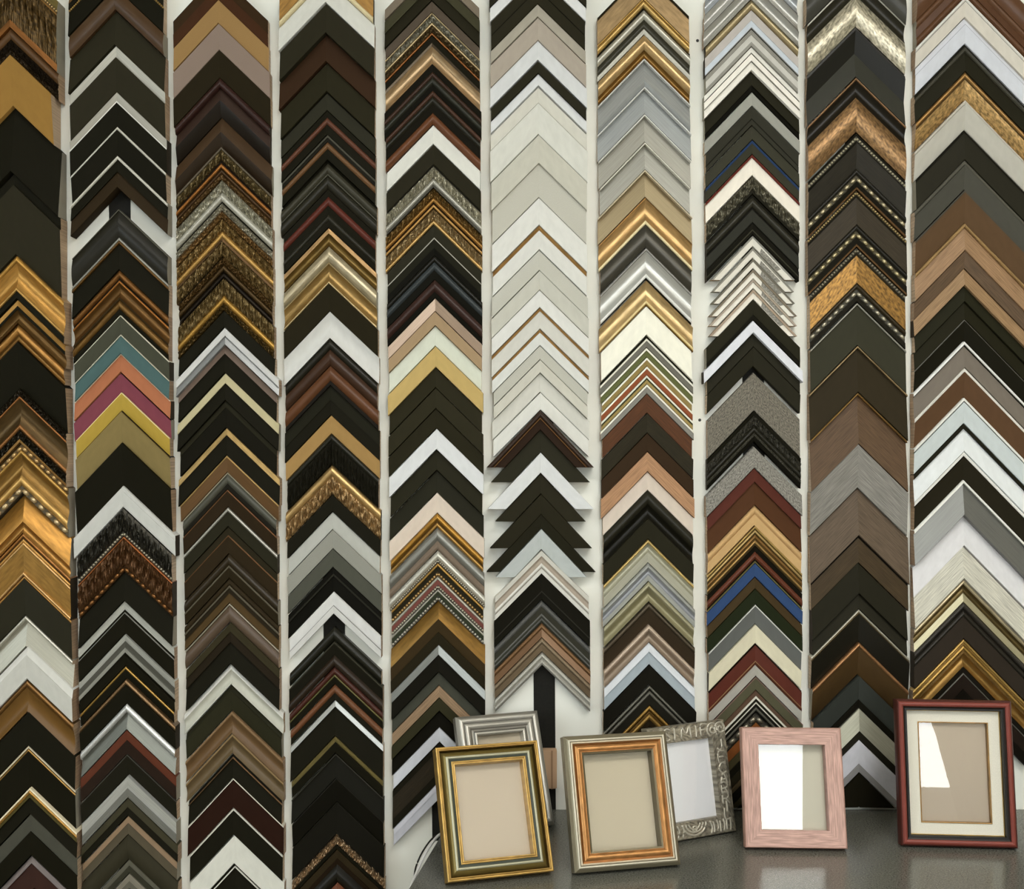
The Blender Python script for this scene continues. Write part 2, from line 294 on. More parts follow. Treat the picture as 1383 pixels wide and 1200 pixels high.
# each line: apex_y [height] [options] | look | bands from the outer edge inward (colour shape width finish); a few thin bands paint in gloss highlights
DATA = ['''
-60 97 | black and gold leaf-carved | 8d7f4d u 12 G,GL b 5,G2 f 3 G,54401f r 62 l,8a5a2a f 10 G
38 37 | dark brown rope-edged | 5a4026 c 15 g,241c12 r 12,3a2e1d r 8 G
76 66 X-9 | flat antique gold | 97733a f 66 m
143 90 | broad plain black | K f 90
235 108 | broad black stepped | K f 16,K2 f 92
346 57 | scooped bright gold | c29448 c 9 G,b88a44 v 33 G,c9a05a c 5 G,K f 10
405 31 | thin gold-edged dark bronze | 9c7436 f 8 G,K f 5,6d5128 v 18 G
438 22 | rounded gold | b98848 c 14 G,8a6733 v 8 G
462 62 | wide plain black | K f 62
525 72 | copper-ridged dark bronze rope-edged | 2f281a r 9 G,a8703f c 3 G,54401f v 32 G,9a6a3c c 7 G,2c2617 r 12 G,b08a54 f 4 G
599 66 | beaded gold scooped | d0b07a b 8,c29a52 c 5 G,8e6c34 v 26 G,cfa763 c 13 G,d8c39a b 10
667 52 | smooth orange-gold | b5853f u 36 G,a87c3e v 15 G
720 56 | ridged gold wide flat | a9743c c 5 G,3a2a16 f 2,c39552 c 5 G,d6b27a c 4 G,b08848 f 36 G,d2ac74 c 4 G
777 53 | gold-lipped gloss black | b5894a c 4 G,2a281a f 49 g
831 41 | brushed silver sloped | c0beb2 c 5 b,a9a799 u 37 b
873 43 | pale grey with slanted rim | d2d2cc u 11,c4c4bd f 32
917 43 | brown-gold scooped | 7d5b30 c 10 G,6a4c22 v 33 g
961 44 | flat black | K f 44
1006 56 | black with ivory double line | e8dcc0 c 3,K f 1.5,a98548 c 3 G,K f 48
1063 35 | gilt-lined black | f0e4c4 c 3,a27c3c c 5 G,4a4324 f 4,K f 22
1099 55 | charcoal-faced black | 494940 f 22 g,K f 32
1155 44 | lilac-silver lipped dark mahogany | 8e8584 f 9 b,3a2018 f 34 g
1200 60 | lowest plain black | K f 60
''', '''
-76 59 | bead-lined bronze and black | 86612f u 15 G,K f 8,c5a25e b 4,K f 32
-16 29 | gloss dark brown rounded | 4a3520 c 29 g
14 48 | plain olive-black | K2 f 48
63 61 | broad silver-edged black | b0aea3 f 15 b,K2 f 46
125 46 | silver and white edged black | a5a195 f 12 b,dcdcd4 f 2,K f 32
172 38 | thin white-lined black | c9c7ba c 4,K f 34
211 42 | white-lined dark brown above gap | c9c7ba c 4,K f 16,BR f 20
283 37 | rounded gloss black below gap | 57554a f 1.5,26241a c 35 g
321 43 | silver and bronze lined black | 9b9a92 c 4 b,6f5027 c 4 G,K f 35
365 60 | ridged bronze | 7d5528 c 10 G,K f 3,b5793a c 3 G,6f5027 v 18 G,382a15 f 3,7a5a2c c 12 G,K f 7
426 25 | flat grey-green | e0dcc8 f 1,45463a f 24
452 25 | flat teal | e0dcc8 f 1,4a6362 f 24
478 24 | flat salmon orange | e8d8c0 f 1,aa6c4c f 24
503 26 | flat plum purple | 2a241a f 1.5,7e434e f 24
530 24 | flat mustard yellow | f0e0b0 f 1,ae9340 f 23
555 42 | flat olive tan | 241f14 f 1.2,84744a f 42
598 57 | plain black under tan | K f 57
656 28 X4 T26 | broad flat white | c6c6c1 f 7,c3c4bf f 21
686 37 | carved black with silver beads | 34322a r 30 G,b5b09c b 6
724 47 | carved brown with rope edge | 9a5c30 c 3 G,5c3f24 r 34 G,8c6034 b 8
771 39 | plain black under carved brown | K f 39
811 44 | bright silver-edged black | c4c6bf f 11 b,K f 4,8d8d85 f 1,K f 27
856 42 | double silver stepped with black | b4b6b0 f 9 b,5b5b54 f 9 b,a3a49c f 6 b,K f 4,K f 14
899 17 | thin gold-lined narrow black | ae8c48 c 4 G,K f 13
917 32 | tan-gold edged black | 84694a c 7 G,K f 25
950 34 | shiny silver rounded | c8cac8 c 11 b,6a6c64 u 24 b
985 32 | mahogany-lipped dark brown | 5c3020 f 14 g,2c1c13 f 19 g
1018 28 | thin-lined black | 55534a f 1.5,26241a f 27
1047 29 | pale silver and grey | bcbeba f 17 b,82837e f 13 b
1077 23 | dark olive and black | 3c392a f 12,K f 12
1101 24 | taupe-lipped grey | 8a745c f 9,524b3c f 15
1126 33 | dark olive rounded | 363326 c 33
1160 18 | grey-olive stepped | 605e52 f 8,38372c f 10
1179 19 | silver-grey edged | 8c877a f 9 b,605d52 f 9
1199 50 | bottom black | K f 50
''', '''
-36 36 | dark walnut brown | 3a2a18 f 18,442a19 f 18
0 32 | mottled tan gold | 97784c f 32 l2
33 34 | mottled mauve-grey | 8a796d f 34 l2
68 37 | flat dark umber | 2c2515 f 37
106 51 | gloss red-mahogany double rounded | 38201a c 12 g,3a2a22 u 18 g,231a10 d 22 g
158 40 | gloss dark brown rounded | 463422 u 20 g,33271a d 20 g
199 44 | carved bronze with copper ridge | 5c5446 f 3,665838 r 15 G,241b10 f 4,a36c34 c 6 G,4a351c v 8 G,6a5230 r 8 G
244 51 | carved bright silver | a6a494 r 16 G,b2b0a4 c 12 b,K f 3,a09d8e r 10 G,80643c r 10 G
296 50 | carved bronze with bright gold ridge | 80693f r 16 G,c39b58 c 10 G,50391b f 4 G,6f5c38 r 20 G
347 28 | narrow dark bronze carved | 5e4724 r 10 G,4c3a1e c 9 G,2a2012 v 9 G
376 43 | carved antique bronze with gold lip | 6c5a36 r 23 G,b78f46 c 10 G,55431f r 10 G
419 23 | plain black under carved bronze | K f 23
443 22 X5 T26 | white and silver stepped | ccccca f 10,989a9a u 12 b
466 37 X2 | taupe-edged black | 75655a f 11,K f 26
504 36 X4 | cream-edged black | b9b08c f 13,K f 23
541 36 | faint-lipped black | 2b291c f 9,1e1c12 f 27
578 36 X4 | narrow gold-edged black | 9c8250 f 9 G,K f 27
615 22 X2 | gold-lined brown | c0a068 c 2.5 G,664a2a f 19 b
638 22 | grey-green ridged | c0b8a0 f 1,4c4c42 c 14 g,24221a f 7
661 23 | copper-lined black-brown | 8a6240 c 2 G,33281a f 21
685 25 | silver-lined olive black | a8a69c c 5 b,2c2a1d f 20
711 36 | copper-lined dark olive brown | 302b1d f 11,7a5838 c 2 G,33291a f 23
748 32 | grey-lined umber | 332a1b c 15 g,5c5648 c 3,2f2718 f 14
781 32 | ridged umber with brown | 342b1c c 9,5c5648 c 3.3,2c2517 f 6.7,4a3a22 f 13
814 25 | silver-lined taupe brown | 98907e c 3 b,57483a c 22 g
840 55 | dark chestnut and black | 35301f f 12,2b2317 f 14,K f 29
896 27 X3 | white scooped | cfcfc8 u 7,bcbcb0 v 20
924 35 | olive-black sloped | 2c2b1d u 8,302f20 f 27
960 29 X2 | tan-lined scooped brown | 80674a c 5,664e32 v 24 g
990 26 X2 | tan-lipped sandy brown | 86704e c 4,625239 v 22 g
1017 32 | fine tan-lined black | 16140c f 4,7d6040 c 2 G,K f 26
1050 39 | dark red-brown white-lined | d8d4c4 f 1.5,311c13 f 37
1090 36 | white-lined black | d8d6c8 f 3,K f 33
1127 37 | flat ivory white | d0d0c6 f 37
1165 50 | lowest white-lined black | K f 3,cfcec2 f 2,K f 45
''', '''
-66 37 | cream-lipped gold | a67f45 f 29 G,d6c8a0 c 8
-28 32 | broad pale white | d0d0c8 f 32
5 40 | flat olive-black | 2f2c1f f 40
46 38 | flat dark red-brown | 3b291b f 38
85 39 | flat dark olive | 2d2a1b f 39
125 24 | charcoal olive | 15130b f 2,302f24 f 22
150 32 | red-brown ridged black | K f 9,5c3828 c 9 g,K f 14
183 33 | brown-gold ridged black | 4a483e f 3,24221a f 6,684a2e c 9 g,K f 15
217 38 | gloss olive-black double rounded | K f 4.2,38362a c 14 g,4c4b40 f 2,2a281d c 18 g
256 51 | dark red ridged black | K f 10,58291f c 12 g,K f 12,2c2a20 c 8 g,K f 9
308 24 | tan-gold lipped bronze | a4845a f 7 G,77602f v 17 G
333 50 | champagne and gold stepped | bfb498 c 21 G,8a7a56 f 2,a0834f v 23 G,cdb88a c 3 G
384 36 | flat dark black under champagne | 2b2617 f 36
421 35 | broad scooped white | cdcdc9 v 35
457 36 | gloss black-brown rounded | 26241a c 15 g,3f2a1c c 21 g
494 26 | mahogany brown | 5c3a23 c 20 g,24201a f 6
520 40 | plain charcoal | 26251a f 20,K f 20
561 24 | flat tan gold | a0804f f 24
586 40 | carved black | 27261c c 9 g,211f16 r 31
627 40 | champagne-gold with carved inner edge | c9a871 c 16 G,9c8058 r 24 G
668 22 | plain black above grey | K f 22
691 23 | flat light grey | afb0a9 f 23
715 25 | flat mid grey | 95958c f 25 e
741 24 | flat slate grey | 4b4c43 f 24
766 32 | grooved black | 16150d f 8,2b2a22 f 3,16150d f 21
799 29 T26 X-1 | stepped bright white | d8d8d6 f 17,8a8a86 f 1,d0d0cd f 10
846 18 | black rounded below gap | 26251b c 18 g
866 33 | fine-lined black and brown below gap | 3a392e f 2.1,201e14 f 16,30251a c 15 g
900 23 | dark red with olive-gold line | 45241a c 10 g,6c6840 c 3 G,K f 10
924 20 | red-brown rounded | 69432a c 11 g,K f 9
945 47 | silver-edged black | b4b6b2 f 8 b,K f 39
993 23 | pale gold edged black | 8e8252 f 8 G,K f 15
1017 32 | upper dull black | 3c3a30 f 1.5,22211a f 30
1050 32 | middle dull black | 33312a f 1,1c1a12 f 31
1083 41 | lower dull black | 26251c f 1,1e1c14 f 40
1125 20 | narrow carved champagne | a58c6e r 14 G,K f 6
1146 44 | brown-black rounded | 342b1b f 12,2a1f13 f 8,201d13 c 24 g
1191 30 | bottom copper-brown | 6a3a20 c 30 g
''', '''
-52 15 | flat taupe | 7a6f60 f 15
-36 37 | olive and black | 3f3d2c f 18,2b281b f 20
2 15 | dark taupe | 53493e f 15
17 31 | champagne-edged silver ornament | d8c49c c 3 G,8e8c7e r 11 G,d6bf94 c 3 G,5c4c30 r 10 G,a0683a c 3 G
49 38 | scooped champagne | 221f12 f 10,4c4030 f 4 G,b09673 v 24 G
87 36 | gloss dark brown grooved | 1d1a10 f 10,3c281c c 7 g,2c2c22 c 10 g,1a180f f 8
123 45 | gloss mahogany grooved | 432b1e c 7 g,262419 c 10 g,1d1a10 f 12,623c24 c 15 g
169 26 | flat ivory white | d6d6ce f 26
196 26 | flat olive-black under ivory | 2d2a1d f 26
222 31 | ornate silver | 1c1a10 f 3,a8a594 r 15 G,a5a398 c 8 b,4a4840 f 3
254 49 | ornate bronze with gold lines | 7a6034 r 13 G,a67c40 c 6.3 G,2a2010 f 3.1,c39a5c c 4.3 G,33260f f 2.2,94805c r 15 G,d0ac6e c 5.4 G
304 41 | charcoal with light line | 2f2d21 f 17,a6a498 f 1.5,26251a f 12,181710 f 10
345 33 | gloss black rounded | 1b1a12 c 9 g,34393a c 11 g,1b1a12 f 13
378 24 | gloss black and maroon | 3a2620 c 16 g,1b1a12 f 8
403 17 | pink champagne | a48e7a f 17 b
421 18 | sand tan | a38b6c f 18
440 27 | pale mint white | cdd1c2 f 27
468 27 | flat yellow gold | c2a86c f 27
496 27 | flat black under yellow | 2e2b1c f 27
524 27 | second flat black under yellow | 302d1e f 27
552 26 | third flat black under yellow | 2e2b1d f 26
579 27 | cool white | d2d4d5 f 27
607 27 | flat black under cool white | 2c2a1d f 27
635 29 | flat dark olive | 2b2a1f f 29
665 27 | pale pink cream | d9cbbc f 27
693 18 | bright gold double-ridged | b5873a c 10 G,4a3412 f 2,b78e4c c 7 G
712 30 | grey silver and taupe ridged | 878780 c 18 b,786a5c c 12
743 16 | bright silver beaded | c4c2b6 c 11 b,c9c6b8 b 4
760 17 | gold-lined black with gold beads | bb9450 c 4 G,2a2618 f 7,c8a56e b 6
778 16 | silver-edged rose beaded | b0ada0 c 4 b,744740 f 7,c9c3b2 b 5
795 15 | silver-edged green beaded | b0ada0 c 3 b,34382a f 6,c4c2b6 b 6
811 59 | bronze-gold scooped with umber | 8a682f u 24 G,3c301d f 18,2d281a f 17
870 36 | silver-grey edged black | 878a86 f 13 b,1d1b12 f 23
907 17 | charcoal grey | 3f4037 f 17
925 16 | tan wood | 8c745a f 16 w
942 17 | dark olive flat | 32301f f 17
960 21 | deep black | 1a180f f 21
982 19 | bright bluish white | d2d5dc f 19
1002 51 | black wood-grained | K f 8,2d2517 f 30 w,K f 13
1054 22 R14 | lowest bluish white | bebfc6 f 8,b4b5bc f 14
''', '''
-76 22 | black at the top | 2d2a1d f 22
-53 19 | top white | d8d9d8 f 19
-33 38 | grooved olive-black | 2d2a1c f 18,14120a f 2,2d2a1c f 18
6 17 | grey taupe | a49e90 f 17
25 29 | warm taupe | a99f92 f 29
55 27 | clean white | cfd1d1 f 27
83 16 | narrow black between whites | 2d2b1e f 16
100 16 | narrow white | d3d5d5 f 16
119 20 | narrow off-white | cfcdc2 f 20
140 41 | wide off-white | d1d1c8 f 41
182 39 | pale stone grey | bfbdb0 f 39
222 44 | linen-textured stone grey | bfbdb1 f 44 e
267 37 | plain white | d6d6d0 f 37
305 32 | gold-edged white | b48c54 d 6 G,d3d3cd f 26
338 27 | textured pale grey | bcbbb0 f 27 e
366 25 | smooth pale grey | c4c3b8 f 25
392 23 | slim white | d4d4cf f 23
416 28 | gold-lined light grey | c0965c d 4 G,c9c8c0 f 24
445 21 | gold-lined white | c0965c d 4 G,d0d1cc f 17
467 18 | narrow textured grey | bcbbb0 f 18 e
486 17 | narrow stone grey | c3c1b5 f 17
504 25 | ivory off-white | cecdc4 f 25
530 23 | ivory white lowest of the pale ones | d4d4cd f 40
554 26 T30 H631 | dark mahogany arrow-cut | 35251a c 10 g,6a4c2c f 1.5,32241a f 15
580 30 T26 H651 | black arrow-cut above white | 2f2d21 f 30
611 27 T28 H687 | white arrow-cut | d6d8d8 f 27
639 27 T24 H704 | black arrow-cut below white | 2d2a1d f 27
667 27 T26 H740 | middle black arrow-cut | 2d2a1d f 27
694 19 T22 H772 | lower black arrow-cut | 2a281c f 19
714 27 T20 H779 | pale blue-grey arrow-cut | b4bab8 f 27
743 31 | white and taupe stepped | c6c4ba f 7,a59a8c v 9,d4d2ca c 5,8a8478 f 1.5,d4d2ca f 7
775 34 | grooved black | 1c1a10 f 22,33312a f 2,1c1a10 f 10
810 30 | grey-lined olive stepped | 5f5f5c c 8.5,34332a f 9.5,666662 c 3,34342c f 3,5c5c58 c 3,2c2b22 f 3
841 19 | tan brown | 7c5c3c c 8 b,72553a f 11 b
861 18 | taupe brown | 84735c c 8 b,77664f f 10 b
880 17 | lowest silver-white | b4b2a8 c 9 b,a5a39a c 8 b
''', '''
-40 50 | black-lipped champagne gold | 2a2415 f 4,b89c74 f 33 G,c2a05c c 3 G,c7a868 c 9 G
11 36 | silver with dark scoop | 232116 f 3,b5b3a6 c 13 b,3b392d v 13 g,b2b0a4 f 7 b
48 31 | champagne gold scooped | c6a878 c 20 G,80602c v 11 G
80 37 | upper blue-grey silver | d8d8d2 c 2,a0a2a0 u 26 b,a4a7a7 d 8 b
118 36 | lower blue-grey silver | e0e0dc c 2,9ea2a2 u 34 b
155 37 | upper warm grey silver | e0dfd8 c 2,a09e94 u 34 b
193 36 | lower warm grey silver | e0ddd0 c 2,a09f96 u 34 b
230 36 | olive champagne | d8cbb0 c 2,978869 u 34 b
267 36 | bright gold scooped | 9a713c f 1.5 G,c4a06c v 29 G,e6d6a8 c 5
304 30 | dark pewter | 423f36 c 30 b
335 42 | silver scooped white-lipped | 8f8d88 c 4 b,b9b9b3 v 30 b,e2e2dc c 5,26241a f 2
379 33 | pale gold scooped | cfb484 v 27 G,e4cf98 c 4,7a5e2c f 2
413 39 | broad cream white | eeecdc f 39
453 16 | black and white lined grey | 2b291e f 4,e6e4d6 f 3,6d6b62 f 9
470 12 | white-lined green | eae8d8 f 3,5f633d f 9
483 11 | white-lined olive tan | eae8d8 f 3,8f7c4c f 8
495 11 | white-lined orange-brown | eae8d8 f 3,8c5034 f 8
507 11 | white-lined green and tan | eae8d8 f 3,3b3d28 f 3,a08b58 f 5
519 12 | white-lined grey | eae8d8 f 3,84827a f 9
532 25 | chestnut wood | 573620 f 25 w
558 26 | dark olive wood | 322d1f f 26 w
585 24 | dark brown | 392a1b f 24
610 26 | tan-pink wood | a9815f f 26 w
637 24 | pale beige | cdc0b2 f 24
662 37 | gloss black rounded | 2c2a1f c 18 g,1c1a10 v 19 g
700 27 | matte black above gold line | 2e2c20 f 27
728 31 | gold-lipped sage silver | dcc07c c 5 G,aaa894 v 12 b,b0ae9c f 14 b
760 24 | blue-grey silver ridged | 9c9e9a c 8 b,9a9ca0 v 8 b,a6a8a2 f 8 b
785 26 | olive champagne ridged | a29d80 c 9 b,958f70 v 17 b
812 30 | dark olive-brown | 5a5040 c 9 b,3c3020 f 21 b
843 23 | pink champagne | c4b09c c 8 b,998876 v 15 b
867 29 | white and pale blue-grey | d2d6da f 12,9ca6ac f 17
897 27 | matte black above gilt pair | 23211a f 27
925 26 | dark silver ridged | 77756a c 4 b,24221a f 3,6a685e c 5 b,24221a f 13
952 28 | small gold stepped | b8924e c 5 G,6a4f22 v 5 G,b08c4c c 8 G,2a2010 f 9
''', '''
-63 19 | blue-grey silver at the top | a4a8aa v 19 b
-43 20 | silver scooped near the top | a9a8a2 v 20 b
-22 21 | grey silver near the top | a3a29b v 21 b
0 13 | pale gold | a89873 c 13 b
14 25 | light grey and pale sky blue | b8b2ac f 14,c4ccd4 f 9.6,7c7a74 f 1.4
40 23 | grey and silver-white grooved | 8f8d84 f 7,c4c2ba f 10,908e86 f 6
64 31 | triple bright white | e4e2d8 f 7.4,2a281c f 1.6,ece8de f 9.2,77746a f 1.5,e8e4da f 11
96 28 | black stepped | 2b291d f 20,17150c f 8
125 18 | flat silver grey | 98988f f 18
144 25 | charcoal grooved | 34332a f 16,201e14 f 2,34332a f 7
170 19 | dark olive grey | 3a392e f 19
190 18 | blue-lined olive black | 25395a f 4,37362a f 14
209 28 | maroon-lined cream white | 5f2a22 f 4,e9e2d4 f 24
238 24 | ornate dark silver | 6e6b5c r 19 G,26241a f 5
263 54 | wide black grooved | 1c1a10 f 4.1,302e24 c 12 g,1a1810 f 4.1,32322b f 16,1c1a10 f 4.1,1c1a10 f 6,3a382c f 2,1c1a10 f 5
318 14 T14 H378 | topmost white arrow-cut strip | 9c9a90 f 4,e2ded2 f 10
335 13 T15 H394 | second white arrow-cut strip | 8b897e f 4,e2ded2 f 10
350 12 T16 H410 | third white arrow-cut strip | 6f6b5f f 4,e2ded2 f 9
364 12 T17 H427 | fourth white arrow-cut strip | 7d7464 f 4,e4e0d4 f 9
377 12 T18 H440 | fifth white arrow-cut strip | a5998a f 4,e4e0d4 f 9
391 13 T19 H454 | lowest white arrow-cut strip | a3927f f 4,e2dccf f 9
405 27 T22 | black under white strips | 2b291c f 20,1c1a10 f 7
433 16 X3 T26 | cool white | d6d8de f 16
450 18 | upper flat black under white | 2e2c21 f 18
469 25 | lower flat black under white | 2e2c21 f 25
503 51 | stone-speckled grey-brown | 6c675c f 51 t
555 41 | ornate black | 1f1d13 f 6,34322a r 13 g,26241a c 10 g,38362c r 5 g,1a180f f 7
603 28 | stone-speckled grey | 7d7a72 f 28 t
632 49 | maroon-edged gloss brown | 532c23 f 18,4e321f f 31
682 27 | tan gold rounded | c4a06f c 12,c9a674 f 15
710 26 | gold-lined stepped | c4a868 c 3 G,4a3a1c f 2,cdb27a c 4 G,3a2d16 f 2,8c6a3a c 6 G,4a3a1c f 2,c09c60 c 4 G,3a2d16 f 3
737 22 | mahogany ridged black | 1e1a10 f 8,5c3120 c 10 g,1c1a10 f 3,6a6440 f 2
760 18 | flat royal blue | 33496f f 18
779 15 | flat dark brown | 40331f f 15
795 20 | flat dark green | 252b18 f 20
816 26 | white-lined slate grey | d8d8ce f 2,626461 f 24
843 25 | flat cream yellow | dbd5ba f 25
869 28 | dark red | 1f160e f 2,57291e f 21 g,8a6a4c f 1.5,4c2a1e f 4
898 14 | light warm grey | a8a49a f 14
913 18 | pink-lined olive grey | 7c645a f 2,55533f f 16
932 29 | white-lined stepped black | 5a4638 f 7,dad6c8 f 3.4,26241a f 4.6,d2cec0 f 2,22201a f 5,55534a c 4,22201a f 3
962 28 | silver rope with orange-brown | a09a8a b 11,26241a f 2.2,7a4824 f 15
991 39 H1090 | dark olive below orange | 514a32 f 12,26241a f 12,332f20 f 14
1031 52 H1090 | umber-lined lowest dark | 574a34 f 6.3,26221a f 17,423c2a f 10,201e14 f 20
''', '''
-70 37 | gloss charcoal at the top | 3c3b34 c 37 g
-32 68 | silver leaf with dark scoop | c9c7bc c 3 b,2b281c v 22 g,b0a994 c 40 l
37 67 | gloss black scooped | 201e14 f 4 g,1b1a10 d 30 g,34342c u 33 g
105 73 | bronze leaf with black scoop | 8a6b4c c 4 G,221c10 v 22 g,80623f c 44 l
180 76 | upper beaded dark wood | 1f1c12 f 4,b8b29a b 6,1f1c12 f 4,2e2a20 f 34 w,232017 c 8 g,c8bd9c b 9,201d13 f 8,5a4228 f 3
258 75 | lower beaded dark wood | bca674 b 5,1f1c12 f 4,383022 f 36 w,232017 c 8 g,c4b890 b 9,201d13 f 10,5a4228 f 3
335 72 | beaded antique gold wood | 938d7a b 6,2a2416 f 4,86632f f 36 l,332916 c 8 g,bab5a2 b 9,26231a f 8
409 57 | grey-lined olive charcoal | a09e92 c 3 b,37362a f 53
467 62 | tan-lined dark brown | a08a66 c 3 G,352e20 f 59
530 69 | gold-lined brown wood | a8844c c 3 G,5c4835 f 66 w
600 58 | grey wood | 84817a f 58 w
659 63 | weathered brown-grey wood | 5f5142 f 63 w
723 36 | dark brown wood | 1c180e f 3,413421 f 33 w
760 61 | grooved charcoal | 2a281d f 40,201e14 f 3,2c2a20 f 18
822 44 | silver-lipped gloss black | b5b1a0 c 4 b,6a5a3c c 2 G,1f1c12 f 38 g
867 44 | copper-lipped bronze brown | a87c54 c 6 G,46341c d 38 g
912 43 | gloss charcoal flat | 343732 f 32 g,1e1c14 f 11
956 42 | cream silver with black edge | b2b09c f 30 b,26241a f 12
999 43 H1090 | white with grey lip | d2d2d8 f 32,93918f f 11
1043 46 H1090 | lowest black | 221f13 f 48
''', '''
-76 36 | topmost gloss brown | 5a3c26 c 36 g
-40 36 | gloss brown ridged | 60422c c 12 g,533622 f 12 g,5c3e28 c 12 g
-3 26 | cream white with silver lip | dcdad2 c 5,8f8c84 f 1.5,d2ccc0 f 20
24 35 | cool white stepped | d4d6dc f 9,a9abb2 f 1,d0d3da f 25
60 37 | black stepped | 201e14 f 4,38362b c 7 g,2a281c f 26
98 37 | gold scooped with ridge | ac8550 c 8 G,4a3820 f 2,bf9c66 d 27 l
136 39 | pale silver grey | bbb6aa c 5,b9b6ab f 34
176 40 | flat charcoal black | 1c1a10 f 4,2e2c22 f 36
217 39 | dark grey lipped | 57554b c 7,4b4a42 f 32
257 44 | grey-lined brown | 4a4840 f 3,5a4530 f 41
302 36 | tan wood with lip | 96794f c 5 w,98795a f 31 w
339 23 | brown wood | 5e4b38 f 23 w
363 22 | sandy tan wood | 957857 f 22 w
386 21 | upper flat black under tan | 2b2a1c f 21
408 23 | middle flat black under tan | 292719 f 23
432 28 | grey-lined lower black | 807e74 f 1.2,211f14 f 27
461 35 | white-lined taupe grey | dededa f 4,1d1b12 f 2,746c62 f 29
497 39 | white-lined brown | dedcd2 f 5,5a422e f 34
537 34 | white-lined pale blue-grey | e2e2da f 4,211f14 f 2,c4cccc f 28
572 37 | black-edged bright white | 242216 f 6,dde1e1 f 31
610 37 | white-lined black | dfdfd8 f 5,211f14 f 2,2a261a f 30
648 47 | white-lined steel grey | e0e0d8 f 4,6e6e69 f 43 b
696 40 | wide lilac white | d9d8d9 f 40
737 43 | pale greige wood | c5c2b4 f 43 w
781 31 | champagne with olive scoop | 8a8578 f 1.5,d4c6a4 c 6 G,6c5c38 v 12 G,a8a080 f 12 b
813 48 | black-brown ridged | 34302a c 8 g,1f1c14 f 3,2c2820 c 8 g,332c24 f 29
862 37 | gold stepped | cba760 c 5 G,8a6a34 f 3 G,bf9a54 c 7 G,6f5428 f 4 G,a37f44 v 18 G
900 46 | black-brown with silver line | 201c14 f 8,6a6860 c 2 b,2a211a f 20,1c1811 f 16
''']
MATN['l2'] = 'mottled'
ORD = ['first', 'second', 'third', 'fourth', 'fifth', 'sixth', 'seventh', 'eighth', 'ninth', 'tenth', 'eleventh', 'twelfth', 'thirteenth', 'fourteenth', 'fifteenth', 'sixteenth',
       'seventeenth', 'eighteenth', 'nineteenth', 'twentieth']
def ordinal(n):
    if n <= 20: return ORD[n - 1]
    if n == 30: return 'thirtieth'
    if n == 40: return 'fortieth'
    return ('twenty-' if n < 30 else 'thirty-' if n < 40 else 'forty-') + ORD[n % 10 - 1]
WOOD_END = [mat('b59a7c', 'w'), mat('a48a70', 'w'), mat('c2ab90', 'w'), mat('3a3226', 'm'), mat('9c9788', 'm')]
_old = mat
def mat2(col, kind='m'): return _old(col, 'e' if kind == 'l2' else kind)
mat = mat2
BACK = .002
for ci, col in enumerate(COLS):
    at, ab, lt, lb, rt, rb, sl, sr, cname = col
    rows = [l for l in DATA[ci].strip().split('\n')]
    for n, line in enumerate(rows):
        head, desc, spec = [s.strip() for s in line.split('|')]
        hd = head.split(); y, hpx = float(hd[0]), float(hd[1])
        rnd = random.Random(ci * 100 + n)
        T = (.030, .022, .017)[min(ci, 2)] * (.85 + .4 * rnd.random()) if ci < 3 else .013 + .008 * rnd.random(); hz = None; rclip = None; ext = rnd.uniform(-1.6, 1.2)
        for op in hd[2:]:
            if op[0] == 'X': ext = float(op[1:])
            if op[0] == 'T': T = float(op[1:]) / 1000
            if op[0] == 'H': hz = float(op[1:])
            if op[0] == 'R': rclip = float(op[1:])
        ym = y + 60; f = ym / 1200
        ax = at + (ab - at) * max(0, min(1.05, (y + 20) / 1200)) + rnd.uniform(-.3, .3)
        xl = lt + (lb - lt) * f - ext; xr = rt + (rb - rt) * f + ext
        PXM = (D - T) / D / SC
        root = link('corner_sample', None, None, (wx(ax, T), -BACK, wz(y, T)))
        tag(root, '%s corner sample, %s down %s' % (desc, ordinal(n + 1), cname), 'frame sample', 'frame corner samples on the wall')
        bands = parse(spec, PXM)
        tilt = rnd.choice((-.16, -.08, .06, .12, .16))
        em = WOOD_END[rnd.choice((0, 0, 1, 1, 2, 2, 3, 4))]
        for sg, xe, s in ((-1, xl, sl), (1, xr, sr)):
            hw = abs(xe - ax) * PXM
            if rclip and sg > 0: hw = rclip * PXM      # this arm stops short above the counter
            posA = lambda v: (0, -v)
            if hz:
                yb = (hz - y) * PXM
                posB = lambda v, sg=sg, s=s, yb=yb: (sg * (yb - v) / (1.06 if hz < 1000 else s), -yb)
            else:
                posB = lambda v, sg=sg, s=s, hw=hw: (sg * hw, -v - s * hw)
            arm = moulding('arm', root, bands, hpx * PXM, T, tilt, posA, posB, hw * 1.42, em, seed=rnd.random() * 3)

            if 'arrow-cut strip' in desc and sg > 0:      # glare on the right-hand arm, painted in as a speckled grey plate
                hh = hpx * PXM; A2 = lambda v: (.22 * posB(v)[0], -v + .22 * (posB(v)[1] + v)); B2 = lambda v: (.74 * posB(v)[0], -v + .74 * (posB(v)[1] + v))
                link('glare_plate', band_mesh('glare_plate', [(.33 * hh, .93 * hh, [(.33 * hh, T + .0006), (.93 * hh, T + .0006)], '8b887e', 'f', 't')], A2, B2, hw * .7, [mat('86837a', 't'), em]), arm)

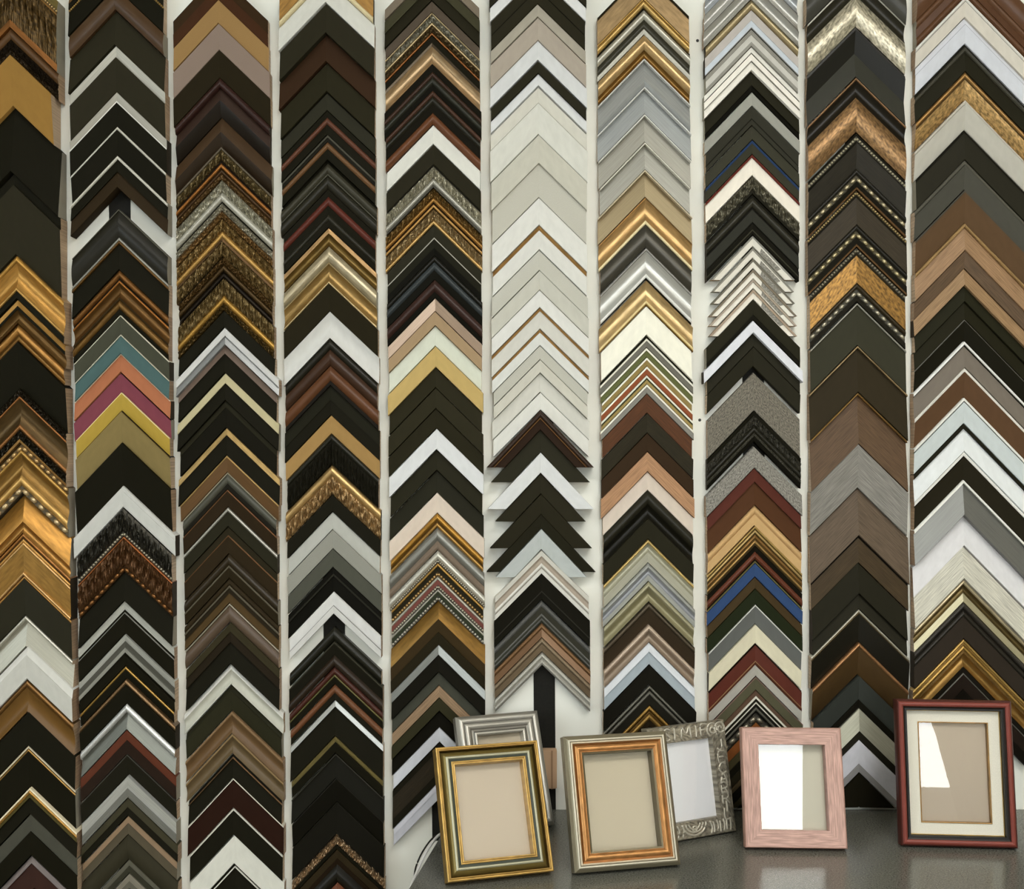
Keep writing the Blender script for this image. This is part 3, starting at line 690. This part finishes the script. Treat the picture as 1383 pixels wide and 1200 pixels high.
# ------------------------------------------------------------------ black mounting strips behind the columns
for ci, y0, y1, dx, lab in ((1, -20, 1190, 1, 'black tape strip showing in the gap of the second column'),
                            (3, -20, 1190, 0, 'black tape strip showing below the stepped white sample, fourth column'),
                            (4, -20, 1135, 3, 'black tape strip hanging below fifth column, beside the gold picture frame'),
                            (5, -20, 1100, 3, 'long bare black tape strip below the white-silver sample behind the frames'),
                            (7, -20, 1088, 0, 'black tape strip peeking above the stone-speckled samples'),
                            (8, -20, 1088, 0, 'black tape strip behind the second column from right')):
    at, ab = COLS[ci][0], COLS[ci][1]
    bm = bmesh.new()
    P = [(at + (ab - at) * y / 1200 + dx + s * 14.5, y) for y in (y0, y1) for s in (-1, 1)]
    fr = [bm.verts.new((wx(p[0], .002), -.0016, wz(p[1], .002))) for p in (P[0], P[1], P[3], P[2])]
    bk = [bm.verts.new((v.co.x, 0, v.co.z)) for v in fr]
    bm.faces.new(fr); bm.faces.new(bk[::-1])
    for i in range(4): bm.faces.new((fr[i], bk[i], bk[(i + 1) % 4], fr[(i + 1) % 4]))
    bmesh.ops.recalc_face_normals(bm, faces=bm.faces[:])
    me = bpy.data.meshes.new('mounting_strip'); bm.to_mesh(me); bm.free(); me.materials.append(M_STRIP)
    tag(link('mounting_strip', me), lab, 'tape strip', 'black mounting strips')
# small bare wood block stuck on the long strip
e = tag(link('wood_block', None, None, (wx(738), -.0016, wz(1039))), 'small bare wooden block stuck on the black tape strip', 'wood block')
link('block', box_mesh('block', (-.0175, -.018, -.032), (.0175, 0, .032), mat('bf9f80', 'w'), .001), e)
link('groove_strip', box_mesh('groove_strip', (.008, -.0195, -.032), (.0105, -.018, .032), mat('9a7c60', 'w')), e)
for px, py, lab in ((942, 55, 'small dark screw head on white rail near the top'), (945, 567, 'small dark screw head on white rail halfway down')):
    bm = bmesh.new(); bmesh.ops.create_uvsphere(bm, u_segments=12, v_segments=6, radius=.0026)
    for v in bm.verts: v.co.y = v.co.y * .4
    me = bpy.data.meshes.new('screw_head'); bm.to_mesh(me); bm.free(); me.materials.append(M_SCREW)
    tag(link('screw_head', me, None, (wx(px, 0), -.0005, wz(py, 0))), lab, 'screw', 'screws in the rails')

# ------------------------------------------------------------------ counter
ct = tag(link('counter', None, None, (0, 0, -H)), 'dark grey speckled counter top below the wall of samples', 'counter')
def prism(name, poly, z0, z1, m, bev=.002):
    bm = bmesh.new(); a = [bm.verts.new((x, y, z0)) for x, y in poly]; b = [bm.verts.new((x, y, z1)) for x, y in poly]; n = len(poly)
    bm.faces.new(a[::-1]); bm.faces.new(b)
    for i in range(n): bm.faces.new((a[i], a[(i + 1) % n], b[(i + 1) % n], b[i]))
    bmesh.ops.recalc_face_normals(bm, faces=bm.faces[:])
    bmesh.ops.bevel(bm, geom=bm.edges[:], offset=bev, segments=2, affect='EDGES')
    me = bpy.data.meshes.new(name); bm.to_mesh(me); bm.free(); me.materials.append(m); return me
link('worktop', prism('worktop', [(-.094, -.001), (-.18, -.62), (1.6, -.62), (1.6, -.001)], -.035, 0, M_COUNTER), ct)
link('cabinet_body', prism('cabinet_body', [(-.08, -.001), (-.16, -.59), (1.58, -.59), (1.58, -.001)], FLOOR + H, -.036, M_CAB), ct)

# ------------------------------------------------------------------ picture frames on the counter
def glass_mat():
    m = bpy.data.materials.new('picture_glass'); m.use_nodes = True; nt = m.node_tree; nt.nodes.clear()
    o = nt.nodes.new('ShaderNodeOutputMaterial'); mx = nt.nodes.new('ShaderNodeMixShader'); tr = nt.nodes.new('ShaderNodeBsdfTransparent')
    gl = nt.nodes.new('ShaderNodeBsdfGlossy'); gl.inputs['Roughness'].default_value = .01
    fr = nt.nodes.new('ShaderNodeFresnel'); fr.inputs['IOR'].default_value = 1.5
    nt.links.new(fr.outputs[0], mx.inputs[0]); nt.links.new(tr.outputs[0], mx.inputs[1]); nt.links.new(gl.outputs[0], mx.inputs[2]); nt.links.new(mx.outputs[0], o.inputs[0])
    return m
M_GLASS = glass_mat()
def picture_frame(lab, x, d, yaw, lean, wd, ht, T, rail_w, spec, fill, mat_w=0):
    e = tag(link('picture_frame', None, None, (x, -d, -H), (-lean, 0, yaw)), lab, 'picture frame', 'picture frames on the counter')
    bands = parse(spec, .001)
    cs = [(-wd / 2, ht), (wd / 2, ht), (wd / 2, 0), (-wd / 2, 0)]; inn = [(1, -1), (-1, -1), (-1, 1), (1, 1)]
    for k in range(4):
        a, b = k, (k + 1) % 4
        posA = lambda v, a=a: (cs[a][0] + inn[a][0] * v, cs[a][1] + inn[a][1] * v)
        posB = lambda v, b=b: (cs[b][0] + inn[b][0] * v, cs[b][1] + inn[b][1] * v)
        moulding('rail', e, bands, rail_w, T, 0, posA, posB, (wd if k % 2 == 0 else ht), _old(*(bands[0][0], 'm')), seed=k * .7 + x)
    iw, ih = wd / 2 - rail_w, ht - 2 * rail_w
    def panel(name, lo, hi, m, par=e): return link(name, box_mesh(name, lo, hi, m), par)
    panel('back_board', (-wd / 2 + .004, -.0015, .004), (wd / 2 - .004, .0012, ht - .004), M_BACK)
    for nm, u0, u1, y0, m in fill:      # inserts: fractions of the opening width
        panel(nm, (-iw - .002 + (2 * iw + .004) * u0, -y0, rail_w - .002), (-iw - .002 + (2 * iw + .004) * u1, -.0016, ht - rail_w + .002), m)
    if mat_w:
        c2 = [(-iw, ht - rail_w), (iw, ht - rail_w), (iw, rail_w), (-iw, rail_w)]
        for k in range(4):
            a, b = k, (k + 1) % 4
            posA = lambda v, a=a: (c2[a][0] + inn[a][0] * v, c2[a][1] + inn[a][1] * v)
            posB = lambda v, b=b: (c2[b][0] + inn[b][0] * v, c2[b][1] + inn[b][1] * v)
            moulding('mat_strip', e, parse('b59a5e c 1.2 G,d9d5c6 f 14 e,b08c56 c 1.4 G', .001), mat_w, T * .5, 0, posA, posB, iw * 2, _old('d9d5c6', 'e'), seed=k)
        iw -= mat_w; rail_w += mat_w
    gl = panel('glass', (-iw - .001, -T * .38, rail_w - .001), (iw + .001, -T * .38 + .0012, ht - rail_w + .001), M_GLASS)
    # easel leg behind
    ln = ht * .62; hz = ht * .6
    ang = .5
    lg = link('easel_leg', box_mesh('easel_leg', (-.022, 0, -hz / math.cos(.0)), (.022, .002, 0), M_BACK, .0005), e, (0, .0015, hz * 1.0), (0, 0, 0))
    # swing the leg back until its foot meets the counter
    best = 2 * lean - .012
    lg.rotation_euler = (best, 0, 0)
    return e
BEIGE = _old('c9bda6', 'm'); BEIGE2 = _old('c8bba6', 'm'); GLARE_WHITE = _old('f4f6f6', 'm'); LIN = _old('cdc9b8', 'e'); BRIGHT = _old('f4f3ec', 'm')
picture_frame('gold and olive picture frame with plain beige insert, furthest left in front', -.0199, .319, .2923, .4344, .1546, .1844, .02, .026,
              'c7a35c c 3 G,a8874a c 2.5 G,7f6f3c U 9 b,a9a68c c 4 b,40443a d 4 g,c8a45e c 2 G,8a6c38 f 1 G,d0ac66 c 2 G', [('insert_paper', 0, 1, .003, BEIGE2)])
picture_frame('silver grey picture frame standing half hidden behind the gold one', -.0036, .112, .36, .42, .143, .183, .018, .032,
              '8f8b80 U 5 b,c9c5ba c 6 b,6a675e f 1.5 g,b7b3a8 c 9 b,8d897f v 5 b,55524a f 1.5 g,c4c0b4 c 4 b', [('insert_paper', 0, 1, .003, BEIGE)])
picture_frame('copper and pewter picture frame with plain beige insert, in front centre', .1633, .2826, .2267, .3366, .1597, .1899, .022, .0275,
              '857d66 U 6.5 b,c9c2ae c 3 b,5a5444 f 1 g,c2b49a c 3 b,8a5a2c d 4 G,c48f58 c 9 G,b58250 c 2 G,6a6048 d 3 b', [('insert_paper', 0, 1, .003, _old('c6bca4', 'm'))])
emb = picture_frame('silver frame embossed with letters and swirls, glare painted into its white insert', .283, .1417, .4632, .1927, .1473, .1731, .015, .026,
              '968f7e U 1.5 l,a29b8a f 24 l', [('insert_paper', 0, 1, .003, GLARE_WHITE)])  # bluish glare is put into the white of this insert
picture_frame('pale pink wooden picture frame with linen insert and bright reflection', .4306, .1902, -.0449, .2661, .1525, .1773, .022, .0255,
              'b58f80 U 1.5 w,bf9c90 f 25 w', [('linen_insert', 0, 1, .003, LIN)])
red = picture_frame('dark red lacquered picture frame with cream linen mat and gilt edges', .6822, .1779, -.0812, .15, .1731, .2184, .022, .0155,
              '4c241c U 3 g,7c3d33 c 7 g,2a1e16 d 3 g,1d1810 f 3 g', [('insert_paper', 0, 1, .003, _old('d0c2ae', 'm'))], mat_w=.0195)

# embossed letters, swirls and rings on the silver frame
M_EMB = _old('c6c0b0', 'b')
def relief_line(name, pts, r=.0015):
    P = [Vector((p[0], -.0150, p[1])) for p in pts]
    link(name, tube(name, smooth_path(P, 4), r, M_EMB, 6), emb)
W2, HT = .1473 / 2, .1731
def glyph(ch, cx, cz, s, rot=0):
    G = {'M': [[(-.5, -.5), (-.4, .5), (0, -.1), (.4, .5), (.5, -.5)]], 'I': [[(0, -.5), (.05, 0), (0, .5)]], 'F': [[(-.3, -.5), (-.3, .5), (.4, .5)], [(-.3, .05), (.25, .05)]],
         'J': [[(.2, .5), (.2, -.3), (-.1, -.5), (-.35, -.3)]], 'E': [[(.4, .5), (-.3, .5), (-.3, -.5), (.4, -.5)], [(-.3, 0), (.25, 0)]], 'C': [[(.4, .35), (0, .5), (-.4, 0), (0, -.5), (.4, -.35)]],
         'A': [[(-.4, -.5), (0, .5), (.4, -.5)], [(-.2, -.1), (.2, -.1)]], 'R': [[(-.35, -.5), (-.35, .5), (.2, .5), (.35, .2), (.1, 0), (-.3, 0)], [(0, 0), (.4, -.5)]], 'L': [[(-.3, .5), (-.3, -.5), (.4, -.5)]],
         'S': [[(.35, .35), (0, .5), (-.3, .3), (0, 0), (.3, -.3), (0, -.5), (-.35, -.35)]], '@': [[(.1 * math.cos(a) * (1 + a * .55), .1 * math.sin(a) * (1 + a * .55)) for a in [k * .8 for k in range(14)]]]}
    for st in G[ch]:
        relief_line('relief_letter', [(cx + (p[0] * math.cos(rot) - p[1] * math.sin(rot)) * s, cz + (p[0] * math.sin(rot) + p[1] * math.cos(rot)) * s) for p in st])
for ch, u in (('S', -.5), ('I', -.32), ('M', -.02), ('I', .24), ('F', .44), ('@', .68), ('@', .88)): glyph(ch, u * W2, HT - .013, .018)
for ch, q in (('J', .78), ('E', .67), ('C', .57), ('A', .48), ('R', .39), ('R', .30), ('I', .23), ('L', .17)): glyph(ch, W2 - .013, q * HT, .0165)
for ch, q in (('S', .75), ('A', .6), ('L', .45), ('@', .3)): glyph(ch, -W2 + .013, q * HT, .0165)
for k in range(4):
    r = .004 + .0045 * k
    relief_line('relief_ring', [(-.004 + 1.25 * r * math.cos(a), .022 - 1.0 * r * abs(math.sin(a)) if k else .016 + r * math.sin(a)) for a in [math.pi + j * math.pi / 8 for j in range(9)]] if k else
                [(-.004 + r * math.cos(a), .014 + r * math.sin(a)) for a in [j * math.pi / 6 for j in range(13)]])
for k in range(7): relief_line('relief_stroke', [(.026 + k * .0062, .003 + .001 * (k % 3)), (.029 + k * .006 - .002 * (k % 2), .012), (.025 + k * .0065, .022 - .002 * (k % 2))])
for k in range(5): relief_line('relief_stroke', [(-.062 + k * .0085, .004), (-.058 + k * .0085, .013), (-.062 + k * .0085, .022)])

# ------------------------------------------------------------------ cables at the counter's left end
def cpt(px, py, d): return ((px - 691.5) / SC * (D - d) / D, -d, (600 - py) / SC * (D - d) / D)
tag(link('white_cable', tube('white_cable', smooth_path([cpt(640, 1120, .16), cpt(606, 1124, .17), cpt(592, 1128, .19), cpt(577, 1148, .22), cpt(564, 1175, .26), cpt(553, 1204, .31), cpt(545, 1260, .33)]), .0022, M_CORDW)),
    'white cable curling over the left end of the counter', 'cable')
tag(link('black_cable', tube('black_cable', smooth_path([cpt(640, 1126, .15), cpt(600, 1127, .16), cpt(586, 1130, .17), cpt(573, 1146, .18), cpt(564, 1164, .19), cpt(560, 1180, .19), cpt(558, 1215, .19), cpt(556, 1290, .19)]), .0014, M_CORDK)),
    'thin black cable looping beside the white one', 'cable')
